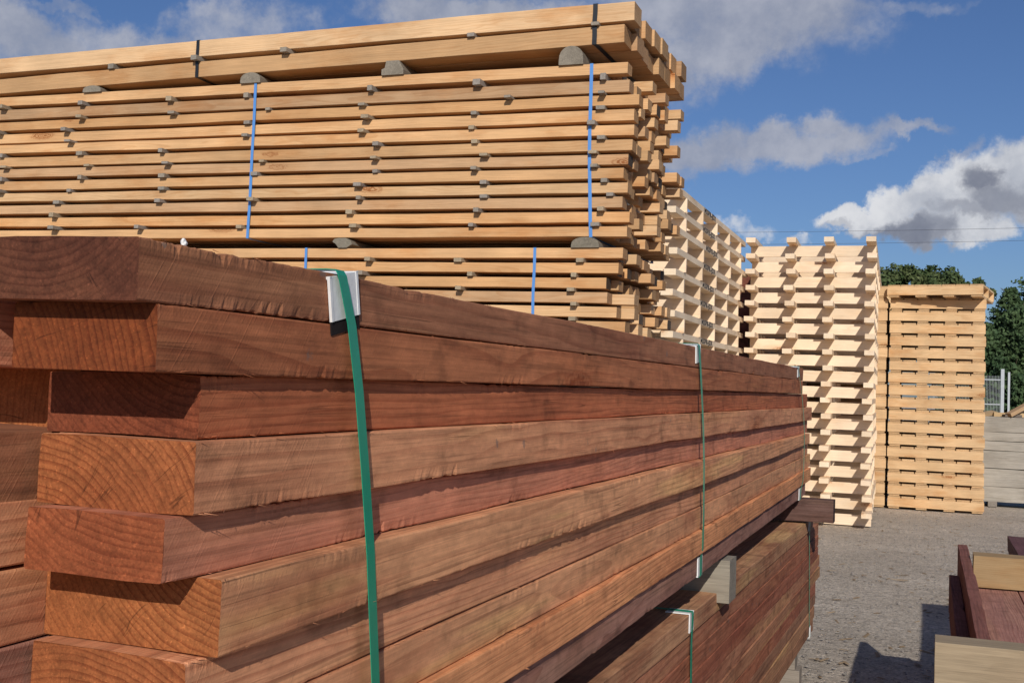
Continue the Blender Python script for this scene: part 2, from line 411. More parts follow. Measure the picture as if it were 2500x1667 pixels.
def yard(r): 
    y = 2.6 + 12*r.random()**1.4; return (-.62+ r.uniform(-.2, 1.)*(y*.22+.6), y)
scatter('gravel', STONE, 3400, .009, False, yard, 'small grey stones strewn over the yard', 'gravel', 3)
scatter('wood_chips', CHIP, 750, .012, True, yard, 'slivers of bark and wood lying about the yard', 'wood chips', 4)

# ------------------------------------------------------------------ red timber pack (upper)
J = [1.405,1.353,1.298,1.243,1.182,1.127,1.066,1.009,.952,.895,.838]
Jn = [1.398,1.351,1.299,1.248,1.190,1.140,1.078,1.021,.966,.909,.852]
Jf = [1.409,1.356,1.296,1.235,1.172,1.115,1.066,1.010,.950,.890,.832]
near = [.662,.685,.753,.735,.715,.762,.742,.74,.70,.73]
far = [5.22,5.20,5.50,5.62,5.55,5.45,5.52,5.62,5.55,5.40]
wid = [.150,.133,.150,.152,.130,.172,.150,.15,.15,.15]
dX = [.0,.001,-.008,.004,-.009,.013,-.002,.0,.012,.002]
skw = [.03,.0,.0,.0,.0,.0,.0,0,0,0]
tints = [(0.3584, 0.151, 0.0784), (0.448, 0.1645, 0.0734), (0.4704, 0.151, 0.0659), (0.6678, 0.3056, 0.1558), (0.6148, 0.2465, 0.1431), (0.6996, 0.34, 0.1692), (0.6466, 0.2957, 0.1537), (0.6572, 0.3204, 0.1603), (0.742, 0.3303, 0.1469), (0.3498, 0.1774, 0.1291)]
desc = ['dark stained','plain brown','deep red','pinkish tan','rosy','yellow streaked','reddish brown','pale tan','orange brown','purplish grey']
GR = 'red boards of the big near pack'
X0 = -.53
for i in range(10):
    y0, y1 = near[i], far[i]; L = y1-y0; W = wid[i]
    def zat(y, k):
        t_ = (y-.7)/(5.2-.7)
        m_ = (2.84-.7)/4.5
        a, b_, c_ = Jn[k], J[k], Jf[k]
        return a+(b_-a)*t_/m_ if t_ < m_ else b_+(c_-b_)*(t_-m_)/(1-m_)
    zb0, zb1 = zat(y0, i+1), zat(y1, i+1); T = (J[i]-J[i+1])
    mats = [RED, REDEF if i in (0, 2) else REDE]
    if i in (5, 7): mats[0] = SAPR
    me = board_mesh('red_board', L, W, T-.0012, mats, seed=20+i, nseg=420, jit=.0010, fray=.0010, side=3, grade=1.75, ff=210., splint=34)
    # bend the board to the measured sag
    for v in me.vertices:
        y = y0+v.co.y
        q_ = v.co.z/(T-.0012); base = zb0+(zb1-zb0)*v.co.y/L
        v.co.z = zat(y, i+1)-base + q_*(zat(y, i)-zat(y, i+1)-.0012)
    # end slightly out of square
    o = obj('timber_board', me, loc=(X0+dX[i]-W/2, y0, zb0+.0006), rot=(math.asin((zb1-zb0)/L), 0, 0), col=tints[i])
    nm = 'top' if i == 0 else ('bottom' if i == 9 else ordn(i+1))
    tag(o, f"{desc[i]} red board on the outer side of the near pack, {nm} layer", 'board', GR)
# second and third columns behind the first
r2 = random.Random(5)
for c in range(1, 3):
    for i in range(10):
        xr = {0:-.686}.get(0) - (c-1)*.155 - r2.uniform(0, .006)
        if c == 1:
            y0 = [.76, .70, .79, .56, .52, .50, .60, .55, .6, .6][i]
        else: y0 = .62 + r2.uniform(0, .2)
        y1 = 5.25 + r2.uniform(-.05, .25); T = J[i]-J[i+1]; W = .146
        cc = tints[(i*3+c) % 10]; kq = r2.uniform(.85, 1.1); cc = tuple(v*kq for v in cc)
        me = board_mesh('red_board', y1-y0, W, T-.0015, [RED, REDE], seed=60+c*20+i, nseg=60, jit=.0010, fray=.002, side=2)
        zb0, zb1 = Jn[i+1], Jf[i+1]
        o = obj('timber_board', me, loc=(xr-W/2, y0, zb0+.0008), rot=(math.asin((zb1-zb0)/(y1-y0)), 0, 0), col=cc)
        tag(o, f"red board one row in from the side of the near pack, {ordn(i+1)} layer down" if c == 1 else
            f"red board at the hidden back of the near pack, {ordn(i+1)} layer down", 'board', GR)

# ------------------------------------------------------------------ straps and guards
def ribbon(name, pts, width_dir, w, th, mat, closed=True):
    """band through pts, width along width_dir (unit), thickness along outward normal"""
    V = []; F = []; n = len(pts); wd = Vector(width_dir)
    P = [Vector(p) for p in pts]
    for i, p in enumerate(P):
        a = P[(i-1) % n] if (closed or i) else P[i]; b = P[(i+1) % n] if (closed or i < n-1) else P[i]
        tg = (b-a).normalized(); nn = tg.cross(wd).normalized()
        for s, u in ((-1, 0), (1, 0), (1, 1), (-1, 1)):
            V.append(p + wd*s*w/2 + nn*u*th)
    m = n if closed else n-1
    for i in range(m):
        a = i*4; b = ((i+1) % n)*4
        for q in range(4): F.append((a+q, a+(q+1) % 4, b+(q+1) % 4, b+q))
    if not closed: F.append((0,1,2,3)); F.append((n*4-1, n*4-2, n*4-3, n*4-4))
    return mesh(name, V, F, [mat])

def guard_mesh(w, leg_t, leg_s, top=True, guard_shadow=False):
    """corner guard at the +X / +Z (or -Z) edge; origin on the edge, ridged"""
    mb = MB(); s = 1 if top else -1; th = .0022
    def bx(x0, x1, y0, y1, z0, z1): mb.box((x0, y0, min(z0*s, z1*s)), (x1, y1, max(z0*s, z1*s)))
    bx(-leg_t, th, -w/2, w/2, 0, th)
    bx(0, th, -w/2, w/2, -leg_s, 0)
    for yy in (-w/2, w/2-.004):
        bx(-leg_t, th+.0010, yy, yy+.004, th, th+.0006)
        bx(th, th+.0006, yy, yy+.004, -leg_s, th)
    return mb.build('corner_guard', [WHITE])

def strap_loop(name, y_top, y_bot, xr, xl, zt, zb, w, mat, label, group, prof=None, off=.0065):
    pts = []
    if prof:   # (x, y, z) down the outer side, pulled tight over the proudest boards
        x0_, y0_, z0_ = prof[0]; x1_, y1_, z1_ = prof[-1]
        pts = [(xl, y0_, z0_+.005), (x0_-.012, y0_, z0_+.005), (x0_-.003, y0_, z0_+.0045)]
        for a, b_ in zip(prof, prof[1:]):
            for k in range(4): t_ = k/4; pts.append(tuple(a[q]+(b_[q]-a[q])*t_ for q in range(3)))
        pts += [prof[-1], (x1_-.003, y1_, z1_-.0045), (x1_-.012, y1_, z1_-.005), (xl, y1_, z1_-.005), (xl-off, y1_, z1_), (xl-off, y0_, z0_)]
        o = obj(name, ribbon(name, pts, (0, 1, 0), w, .0009, mat)); tag(o, label, 'strap', group); return o
    x = xr+off; n = 14
    pts.append((xl, y_top, zt+off)); pts.append((xr-.01, y_top, zt+off)); pts.append((x-.002, y_top, zt+off-.001)); pts.append((x, y_top, zt+off-.006))
    for k in range(1, n):
        t_ = k/n; e = min(1, min(t_, 1-t_)*8)
        z = zt+(zb-zt)*t_
        xx = x - .0035*e
        pts.append((xx, y_top+(y_bot-y_top)*t_ + .004*math.sin(t_*3.1), z))
    pts.append((x, y_bot, zb-off+.006)); pts.append((xr-.01, y_bot, zb-off))
    pts.append((xl, y_bot, zb-off)); pts.append((xl-off, y_bot, zb)); pts.append((xl-off, y_top, zt))
    o = obj(name, ribbon(name, pts, (0, 1, 0), w, .0009, mat)); tag(o, label, 'strap', group); return o

GS = 'green straps on the red packs'; GG = 'white edge guards on the red packs'
PROF = [
 [(-.5224,.945,1.3965),(-.5222,.967,1.351),(-.5205,.984,1.287),(-.5180,.998,1.21),(-.5158,1.012,1.127),(-.5163,1.036,.985),(-.5172,1.046,.92),(-.5212,1.052,.90),(-.5216,1.06,.853)],
 [(-.5224,2.723,1.4055),(-.5222,2.745,1.352),(-.5205,2.762,1.287),(-.5180,2.778,1.21),(-.5158,2.790,1.118),(-.5163,2.805,.99),(-.5172,2.810,.91),(-.5212,2.815,.89),(-.5216,2.82,.842)],
 [(-.5224,4.95,1.4085),(-.5222,5.02,1.35),(-.5205,5.10,1.287),(-.5180,5.17,1.19),(-.5158,5.197,1.112),(-.5163,5.200,.98),(-.5172,5.19,.91),(-.5212,5.16,.88),(-.5216,5.14,.834)]]
for k, nm in enumerate(['nearest the camera', 'halfway along', 'at the far end']):
    pr = PROF[k]
    strap_loop('strap', 0, 0, 0, X0-.49, 0, 0, .0165, GREEN, f'green plastic strap around the near red pack, {nm}', GS, prof=pr, off=.005)
    ya, yb = (pr[0][1]+pr[1][1])/2, pr[-1][1]; zt = pr[0][2]; zb = pr[-1][2]
    g = empty('corner_guard', (X0+.0012, ya, zt)); tag(g, f'white edge guard atop the near red pack, {nm}', 'edge guard', GG)
    wg = .056
    obj('guard', guard_mesh(wg, .05, .040), g, rot=(.2 if k == 0 else .1, 0, 0))
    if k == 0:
        mb = MB(); mb.box((.0, -wg/2, -.053), (.0012, wg/2, -.0402)); obj('guard_shadow', mb.build('guard_shadow', [PAD]), g, rot=(.2, 0, 0))  # thin dark strip modelled in place of the guard's shadow on the board
    g2 = obj('corner_guard', guard_mesh(wg, .05, .046, top=False), loc=(X0+.0032, yb, zb))
    tag(g2, f'white edge guard below the near red pack, {nm}', 'edge guard', GG)

V = []; F = []
rl = random.Random(2)
for i in range(5):
    for j in range(7):
        a = j*math.tau/7; rr = .0028*math.sin(math.pi*(.12+.76*i/4))*rl.uniform(.7, 1.3)
        V.append((rr*math.cos(a)*.8, rr*math.sin(a), .0075*i/4))
for i in range(4):
    for j in range(7): a = i*7+j; b = i*7+(j+1) % 7; F.append((a, b, b+7, a+7))
F.append(tuple(range(28, 35)))
o = obj('plaster_crumb', mesh('plaster_crumb', V, F, [WHITE]), loc=(X0-.004, .718, 1.3945))
tag(o, 'tiny white crumb stuck on the top edge of the uppermost red board', 'crumb')
# ------------------------------------------------------------------ bearers between the two red packs
mB = [board_mesh('bearer', 1.0, .10, .115, [GREY, GREYE], seed=300+k, nseg=14, jit=.001, fray=.0015) for k in range(3)]
def xbearer(me, x_right, y, z, col, label, cat='bearer', group=None, name='bearer'):
    # long axis of the mesh is +Y ; turn so it runs towards -X
    o = obj(name, me, loc=(x_right, y, z), rot=(0, 0, math.pi/2), col=col); tag(o, label, cat, group); return o
GBR = 'bearers between the two red packs'
xbearer(board_mesh('bearer', .52, .115, .120, [GREY, GREYE], seed=301, nseg=14, jit=.001, fray=.0015), -.512, 3.26, .7055, (.29, .26, .21), 'pale grey weathered bearer between the two red packs, beside the middle strap', group=GBR)
xbearer(board_mesh('bearer', .68, .10, .100, [RED, REDEF], seed=302, nseg=14, jit=.001, fray=.0015), -.385, 5.25, .7305, (.13, .075, .062), 'dark brown bearer sticking out between the packs at their far end', group=GBR)
xbearer(board_mesh('bearer', .52, .115, .118, [GREY, GREYE], seed=303, nseg=14, jit=.001), -.50, 1.2, .732, (.30, .27, .23), 'grey bearer between the two red packs, nearest and below the picture', group=GBR)

# ------------------------------------------------------------------ lower red pack (turned about a degree)
LP = []
a_l = math.radians(1.17)   # side drifts to +X with distance
def lowx(y): return -.557 + (y-2.86)*math.tan(a_l)
def lowz(y): return .737 - (y-2.86)*.0065
lt = [(.48,.26,.14),(.40,.17,.095),(.38,.145,.08),(.36,.13,.075),(.44,.20,.115),(.42,.20,.11),(.38,.14,.08),(.34,.17,.10),(.46,.24,.13),(.36,.18,.10),(.40,.17,.10)]
GL = 'red boards of the lower pack'
r3 = random.Random(11)
for c in range(3):
    for i in range(10):
        W = .148; y0 = .9+r3.uniform(-.05, .1)
        y1 = 5.62+r3.uniform(0, .22)
        if c == 0: y1 = [5.52, 5.80, 5.78, 5.76, 5.88, 5.86, 5.70, 5.72, 5.66, 5.62][i]
        dx = r3.uniform(-.004, .004) + ([0, .001, .004, .002, -.002, .003, .005, 0, .004, .0][i] if c == 0 else 0)
        x = lowx(y0) - W/2 - c*.152 + dx
        L = y1-y0; z0 = lowz(y0)-.0545*(i+1)
        kq = r3.uniform(.8, 1.1); col = lt[i] if c == 0 else tuple(v*kq for v in lt[(i+4*c) % 11])
        me = board_mesh('red_board', L, W, .0533, [SAPR if i in (0, 4, 5, 8) else RED, REDE], seed=400+c*20+i, nseg=110 if c == 0 else 30, jit=.001, fray=.0009 if c == 0 else .001)
        o = obj('timber_board', me, loc=(x, y0, z0), rot=(-.0065, 0, -a_l), col=col)
        nm = 'top' if i == 0 else ordn(i+1)
        tag(o, f"red board of the lower pack, {nm} layer, " + ('outer row facing the yard' if c == 0 else 'middle row' if c == 1 else 'innermost row'), 'board', GL)
for k, (ya, yb) in enumerate([(2.863, 2.90), (5.345, 5.46)]):
    nm = ['by the grey bearer', 'at the far end'][k]
    zt = lowz(ya); xr = lowx(ya)+.004; zb = zt-.545
    strap_loop('strap', ya, yb, xr+.001, xr-.47, zt, zb, .0165, GREEN, f'green plastic strap around the lower red pack, {nm}', GS, off=.005)
    g = obj('corner_guard', guard_mesh(.05, .06, .046), loc=(lowx(ya)+.0045, ya, zt+.0008)); tag(g, f'white edge guard atop the lower red pack, {nm}', 'edge guard', GG)
    g = obj('corner_guard', guard_mesh(.05, .05, .046, top=False), loc=(lowx(yb)+.0055, yb, zb-.0008)); tag(g, f'white edge guard below the lower red pack, {nm}', 'edge guard', GG)
for k, (y, zb) in enumerate([(1.3, lowz(1.3)-.547), (3.2, lowz(3.2)-.547), (5.2, lowz(5.2)-.547)]):
    x = lowx(y)+.0
    h = zb/2-.001
    for q in range(2):
        xbearer(board_mesh('bearer', .5, .11, h-.001, [GREY, GREYE], seed=330+k*2+q, nseg=10), x-.02*q, y, .0+q*h, (.27, .235, .2),
                f"grey bearer on the ground under the lower red pack, {['near','middle','far'][k]} {['lower','upper'][q]} one", group='bearers under the lower red pack')

# ------------------------------------------------------------------ tall pine packs
YF = 5.3
PC = [(.64,.41,.215),(.68,.445,.24),(.57,.35,.175),(.64,.39,.195),(.72,.485,.275),(.60,.38,.195),(.66,.385,.18),(.53,.335,.185)]
# z left (X=-5.3) top, z right (X=-1.4) top, z right bottom, right end X, per visible front board
AB = [(3.168,3.179,3.086,-1.377),(3.042,3.069,2.980,-1.425)]
BB = [(2.927,2.880,2.826,-1.404),(2.850,2.793,2.734,-1.393),(2.773,2.721,2.669,-1.344),(2.700,2.650,2.595,-1.366),(2.634,2.572,2.520,-1.363),(2.557,2.500,2.446,-1.369),
      (2.490,2.430,2.379,-1.388),(2.413,2.363,2.311,-1.408),(2.342,2.290,2.240,-1.386),(2.270,2.222,2.170,-1.411),(2.192,2.149,2.096,-1.374),(2.118,2.077,2.027,-1.384)]
CB = [(2.010,1.972,1.921,-1.401),(1.938,1.900,1.850,-1.421),(1.866,1.828,1.776,-1.480),(1.794,1.757,1.705,-1.473),(1.722,1.686,1.634,-1.423),(1.650,1.614,1.562,-1.378),(1.578,1.542,1.490,-1.40)]
pine_me = {}
def pine_board(L, W, T, var, end):
    key = (round(L, 2), W, T, var, end)
    if key not in pine_me:
        pine_me[key] = board_mesh('pine_board', L, W, T, [PINE, {0: PINEE, 1: PAINTE, 2: REDEF}[end]], seed=500+len(pine_me), nseg=34, bev=.0022, jit=.0016, fray=.001, side=1, wane=.012 if var == 5 else 0)
    return pine_me[key]
rp = random.Random(21)
def pack(rows, n, pitchY, W, prefix, group, ends, slope_ref=3.9):
    for li, (zl, zr, zrb, xr) in enumerate(rows):
        T = round(zr-zrb, 3); sl = (zl-zr)/slope_ref
        for j in range(n):
            x_end = xr if j == 0 else -1.42 + rp.uniform(-ends.get('jit', .07), ends.get('jit', .06)) + ends.get('out', 0)*(j/n)
            e = ends.get((li, j), 1 if (j and rp.random() < ends.get('paint', 0)) else 0)
            L = 4.9
            yj = YF + j*pitchY + (rp.uniform(-.004, .004) if j == 0 else rp.uniform(-.012, .012)*(W < .11))
            me = pine_board(L, W, T if j == 0 else round(T*rp.choice((1, .98, .96)), 3), 5 if (li, j) in ends.get('wane', ()) else rp.randrange(3), e)
            zb = zr + sl*(-1.4-x_end)*-1 - T
            # mesh Y axis -> world -X
            kq = rp.uniform(.84, 1.08)
            o = obj('pine_board', me, loc=(x_end, yj+W/2, zb - sl*0.0), rot=(math.atan(sl), 0, math.pi/2), col=tuple(v*kq for v in rp.choice(PC)))
            o.rotation_euler = (Matrix.Rotation(math.pi/2, 3, 'Z') @ Matrix.Rotation(math.atan(sl), 3, 'X')).to_euler()
            lay = 'top' if li == 0 else ordn(li+1)
            row = 'front' if j == 0 else ('rearmost' if j == n-1 else ordn(j+1))
            tag(o, f"{prefix}, {lay} layer, {row} board counting back", 'board' if W < .11 else 'beam', group)
pack(AB, 8, .1475, .143, 'thick pale beam in the black-strapped top pack', 'thick pine beams of the topmost pack', {'out': .06, 'paint': 0, 'jit': .020})
pack(BB, 9, .122, .088, 'sawn pine board in the tall blue-strapped pack', 'pine boards of the tall blue-strapped pack',
     {'out': .04, 'paint': .07, (6, 0): 1, (7, 8): 1, (9, 1): 2, 'wane': ((0, 0), (10, 0))})
pack(CB, 9, .125, .090, 'sawn pine board in the pack under the blue-strapped one', 'pine boards of the lower pine pack',
     {'out': -.03, 'paint': .22, (0, 1): 1, (1, 1): 1, (1, 2): 1, (2, 0): 1, (2, 2): 1})

# stickers between layers
STK = {('A',0):[-4.49,-3.9,-3.32,-2.23,-1.57],
 ('B',0):[-5.27,-4.68,-4.06,-3.56,-2.79,-2.18,-1.52],('B',1):[-4.68,-4.04,-3.42,-2.84,-2.01,-1.52],('B',2):[-5.29,-4.79,-3.55,-2.81,-2.2,-1.53],
 ('B',3):[-4.75,-3.55,-2.83,-2.21,-1.57],('B',4):[-5.27,-4.68,-4.1,-2.74,-2.19,-1.52],('B',5):[-5.23,-4.62,-4.06,-3.44,-2.75,-2.13,-1.56],
 ('B',6):[-5.26,-4.66,-4.09,-3.49,-2.75,-2.18,-1.55],('B',7):[-5.26,-4.75,-4.09,-2.84,-2.13,-1.5],('B',8):[-4.83,-4.11,-3.49,-2.83,-2.13,-1.47],
 ('B',9):[-4.85,-2.89,-2.16,-1.51],('B',10):[-4.84,-4.23,-3.57,-2.86,-2.19,-1.54],
 ('C',0):[-2.76,-2.26,-1.61],('C',1):[-2.8,-2.19,-1.64],('C',2):[-2.24,-1.65],('C',3):[-2.7,-1.63],('C',4):[-1.64,-2.3],('C',5):[-1.7,-2.3]}
rows_of = {'A': AB, 'B': BB, 'C': CB}
stk_me = {}
rs_ = random.Random(31)
for (pk, li), xs in STK.items():
    rows = rows_of[pk]; a, b_ = rows[li], rows[li+1]
    for q, x in enumerate(sorted(xs)):
        k = (x+1.4)/(-3.9)
        zlo = b_[1] + (b_[0]-b_[1])*k; zhi = a[2] + (a[0]-a[1])*k
        h = max(.012, zhi-zlo-.001); w_ = round(rs_.uniform(.026, .045), 3) if pk != 'A' else .04
        out = rs_.uniform(.012, .05); sk = rs_.uniform(-.06, .06) if x < -1.7 else rs_.uniform(.02, .07)
        key = rs_.randrange(8)
        me = board_mesh('sticker', 1.12, w_, h, [GREY, GREYE], seed=700+key+li, nseg=6, bev=.0012, side=0, jit=.001)
        o = obj('sticker', me, loc=(x, YF-out-.004, zlo+.0005), rot=(0, 0, sk), col=rs_.choice([(.30,.26,.21),(.26,.235,.20),(.36,.29,.2),(.28,.25,.22)]))
        pl = {'A': 'top beam pack', 'B': 'tall blue-strapped pack', 'C': 'lower pine pack'}[pk]
        tag(o, f"grey spacer stick under the {ordn(li+1)} layer of the {pl}, {ordn(q+1)} from the left", 'spacer', 'spacer sticks in the pine packs')

# half-round bearers
def half_round(L, w_, h, mats, seed, notch=False, flat=False):
    V = []; F = []; M = []; prof = []
    for k in range(13):
        a = math.pi*k/12; prof.append((w_/2*math.cos(a), max(0., h*math.sin(a)**.8)))
    prof = [(w_/2*1.0, 0)] + [(p[0], .25*h+.75*p[1]) for p in prof] + [(-w_/2, 0)]
    if flat: prof = [(w_*.5, 0), (w_*.5, h*.35), (w_*.28, h), (-w_*.3, h), (-w_*.36, h*.5), (-w_*.5, h*.42), (-w_*.5, 0)]
    if notch: prof = [(w_*.22, 0), (w_*.5, h*.35), (w_*.42, h*.75), (w_*.15, h), (-w_*.2, h), (-w_*.42, h*.9), (-w_*.5, h*.62), (-w_*.36, h*.45), (-w_*.25, h*.2), (-w_*.2, 0)]
    n = len(prof)
    for i in range(7):
        for j, p in enumerate(prof):
            V.append((p[0]+.003*mn.noise(Vector((seed, i, j))), L*i/6, p[1]))
    for i in range(6):
        for j in range(n): a = i*n+j; b = i*n+(j+1) % n; F.append((a, a+n, b+n, b)); M.append(0)
    F.append(tuple(range(n))); M.append(1); F.append(tuple(reversed(range(6*n, 7*n)))); M.append(1)
    return mesh('half_round', V, F, mats, M)
for k, x in enumerate([-4.62, -3.54, -2.67, -1.69]):
    kk = (x+1.4)/(-3.9); zlo = 2.880+.047*kk; zhi = 2.980-.027*kk
    me = half_round(1.2, .125, zhi-zlo-.001, [GREY, GREYE], k, flat=(k == 2))
    o = obj('half_round_bearer', me, loc=(x, YF-.015, zlo), rot=(0, 0, .03), col=(.25, .22, .175))
    tag(o, f"grey half-round post under the topmost beam pack, {ordn(k+1)} from the left", 'bearer', 'half-round bearers under the top beam pack')
for k, x in enumerate([-2.93, -1.59]):
    me = half_round(1.2, .115 if k == 0 else .14, .052, [GREY, GREYE], 9+k, notch=(k == 0))
    o = obj('half_round_bearer', me, loc=(x, YF-.012, 1.973+.0375*(x+1.4)/(-3.9)+.0), rot=(0, 0, .02), col=(.23, .205, .16))
    tag(o, 'grey half-round post between the two pine packs, ' + ['scalloped one left of the blue strap', 'near the right end'][k], 'bearer', 'half-round bearers between the pine packs')
# straps of the pine packs
def pine_strap(x, zt, zb, mat, label, group, w_=.017, lean=0.0, name='strap'):
    # loop in the Y-Z plane
    y0 = YF-.006; y1 = YF+1.13
    pts = [(x, y1, zt+.004), (x, YF+.01, zt+.004), (x, y0, zt+.002)]
    for k in range(1, 10):
        t_ = k/10; pts.append((x+lean*t_**2.5+.0012*math.sin(k), y0-.002, zt+(zb-zt)*t_))
    pts += [(x+lean, y0, zb-.002), (x+lean+.01, YF+.01, zb-.006), (x+lean+.04, y1, zb-.006)]
    o = obj(name, ribbon(name, pts[::-1], (1, 0, 0), w_, .0008, mat)); tag(o, label, 'strap', group)
pine_strap(-3.51, BB[0][1]+.047*(2.11/3.9), BB[11][2]+.041*(2.11/3.9), BLUE, 'blue strap on the tall pine pack, left one', 'blue straps on the pine packs', lean=-.012)
pine_strap(-1.585, BB[0][1]+.002, BB[11][2]+.001, BLUE, 'blue strap on the tall pine pack, near its right end', 'blue straps on the pine packs', lean=.022)
pine_strap(-3.15, CB[0][1]+.017, CB[6][2]+.017, BLUE, 'blue strap on the lower pine pack, left one beside the white guard', 'blue straps on the pine packs', .015)
pine_strap(-1.85, CB[0][1]+.004, CB[6][2]+.004, BLUE, 'blue strap on the lower pine pack, right one', 'blue straps on the pine packs', .015)
pine_strap(-3.90, AB[0][1]-.007, AB[1][2]-.017, BLACK, 'black strap on the topmost beam pack, left one', 'black straps on the top pack', .020)
pine_strap(-1.575, AB[0][1], AB[1][2], BLACK, 'black strap on the topmost beam pack, near its right end', 'black straps on the top pack', .024)
# cribbing that carries the pine packs
for k, x in enumerate([-5.6, -3.9, -2.0]):
    mb = MB()
    for q in range(7): mb.box((x-.15+.004*(q % 2), YF+.04, q*.211), (x+.15+.004*(q % 2), YF+1.05, q*.211+.209))
    o = obj('timber_crib', mb.build('timber_crib', [GREY]), col=(.3, .26, .2))
    tag(o, f"pile of grey sleepers carrying the pine packs, {['left','middle','right'][k]} one", 'crib')

# ------------------------------------------------------------------ white open pallets (bearers on cross boards set on edge)
PH = .158
bear_me = [board_mesh('pallet_bearer', 3.4, .092, .049, [PAL, PAL], seed=800+k, nseg=12, bev=.0015, jit=.0012, side=0) for k in range(3)]
cross_me = [board_mesh('cross_board', 1.235, .022, .107, [PAL, PAL], seed=810+k, nseg=8, bev=.001, jit=.0012, side=0) for k in range(3)]
cv = D.curves.new('stencil_text', 'FONT'); cv.body = 'MSSBR-JDX'; cv.size = .062; cv.extrude = .0006; cv.align_x = 'CENTER'; cv.align_y = 'CENTER'
cv.space_character = 1.15; cv.offset = .0024
tmp = D.objects.new('tmp', cv); link(tmp); bpy.context.view_layer.update()
txt_me = D.meshes.new_from_object(tmp.evaluated_get(bpy.context.evaluated_depsgraph_get())); D.objects.remove(tmp)
txt_me.name = 'stencil'; txt_me.materials.clear(); txt_me.materials.append(INK)
mx = max(v.co.x for v in txt_me.vertices)
for v in txt_me.vertices: v.co.x *= .28/mx; v.co.y *= .98
ro = random.Random(41)
WC = [(.80,.64,.46),(.84,.69,.51),(.78,.61,.43),(.82,.66,.49)]
def open_pallet(stencil, rnd):
    root = empty('open_pallet')
    for k in range(4):
        x = -1.19 + k*1.145/3 + (rnd.uniform(-.02, .02) if k < 3 else rnd.uniform(-.004, .004))
        o = obj('bearer', bear_me[k % 3], root, (x, rnd.uniform(-.02, .02), .1085), col=ro.choice(WC))
        if k == 3 and stencil:
            s_ = obj('stencil', txt_me, o, (.0465, 1.36, .0245), (math.pi/2, 0, math.pi/2))
    for k in range(5):
        o = obj('cross_board', cross_me[k % 3], root, (0.0, .34+k*.68, .0005), (0, 0, math.pi/2), col=ro.choice(WC))
    return root
def copy_tree(o, parent=None, fn=None):
    c_ = o.copy(); COL.objects.link(c_); c_.parent = parent
    if fn: fn(c_)
    for ch in list(o.children): copy_tree(ch, c_, fn)
    return c_
def vary(c_):
    if c_.type == 'MESH' and c_.name.startswith(('bearer', 'cross', 'string', 'deck', 'base')):
        k = ro.uniform(.93, 1.05); c_.color = tuple(v*k for v in c_.color[:3])+(1,)
        if c_.name.startswith('bearer'): c_.location.y += ro.uniform(-.02, .02); c_.location.x += ro.uniform(-.012, .0)
for si, (x_, y_, sten, nm) in enumerate([(-1.83, 8.44, True, 'the stencilled stack'), (-.503, 11.5, False, 'the stack without lettering')]):
    protos = [open_pallet(sten, random.Random(50+si)), open_pallet(sten, random.Random(60+si))]
    for q in range(18):
        rot_ = 0 if si == 0 else .028
        o = protos[q] if q < 2 else copy_tree(protos[q % 2], None, vary)
        o.location = (x_+.0016*q*(0 if si else 1)+ro.uniform(-.008, .008) , y_+ro.uniform(-.02, .02), q*PH+.001)
        o.rotation_euler = (0, 0, rot_+ro.uniform(-.004, .004))
        kk = 18-q
        tag(o, f"open white pine pallet, {ordn(kk)} from the top of {nm}" if kk > 1 else f"topmost open white pine pallet of {nm}", 'pallet', 'open pallets of '+nm)

# ------------------------------------------------------------------ honey coloured closed pallets
st_me = board_mesh('stringer', 1.04, .045, .098, [PINE, PINEE], seed=830, nseg=6, bev=.0012, side=0, jit=.0012)
dk_me = [board_mesh('deck_board', 1.12, w_, .021, [PINE, PINEE], seed=840+k, nseg=4, bev=.001, side=0) for k, w_ in enumerate((.138, .17))]
bs_me = board_mesh('base_board', 1.12, .115, .021, [PINE, PINEE], seed=850, nseg=4, bev=.001, side=0)
HC = [(.69,.485,.275),(.75,.54,.32),(.66,.45,.25),(.72,.50,.285),(.76,.56,.35)]
def closed_pallet():
    root = empty('pallet')
    for k, x in enumerate((.07, .37, .67, .97)):
        obj('base_board', bs_me, root, (x, .012, 0), col=ro.choice(HC))
    for k in range(3):
        obj('stringer', st_me, root, (1.04, .024+k*.53, .0213), (0, 0, math.pi/2), col=ro.choice(HC))
    for k in range(7):
        obj('deck_board', dk_me[0], root, (.0715+k*.1495, .010, .1195), col=ro.choice(HC))
    return root
p0 = closed_pallet(); first = True
rg = random.Random(77)
for si, (x_, y_, n_, nm) in enumerate([(-.433, 13.95, 18, 'the honey-coloured stack'), (-1.50, 13.97, 18, 'the mostly hidden stack')]):
    for q in range(n_):
        o = p0 if first else copy_tree(p0, None, vary); first = False
        o.location = (x_+rg.uniform(-.008, .008)-.0007*q, y_+rg.uniform(-.012, .012), q*.144+.001); o.rotation_euler = (0, 0, rg.uniform(-.004, .004))
        if si == 0 and q == n_-1: o.location.x = -.475; o.location.y -= .10; o.rotation_euler = (0, 0, -.15)
        kk = n_-q
        tag(o, f"honey-coloured pine pallet, {ordn(kk)} from the top of {nm}" if kk > 1 else (f"skewed topmost pine pallet of {nm}" if si == 0 else f"topmost pine pallet of {nm}"), 'pallet', 'pallets of '+nm)

# ------------------------------------------------------------------ dark red sleepers seen in the gap
for q in range(14):
    me = board_mesh('sleeper', 1.2, .24, .188, [RED, REDEF], seed=860+q, nseg=6)
    o = obj('sleeper', me, loc=(-1.93+rg.uniform(-.02, .02), 13.2, q*.19+.001), rot=(0, 0, math.pi/2), col=(.20, .07, .045))
    tag(o, f"dark red sleeper in the gap between the white pallet stacks, {ordn(14-q)} from the top" if q < 13 else 'topmost dark red sleeper in the gap between the white pallet stacks', 'sleeper', 'dark red sleepers in the gap')

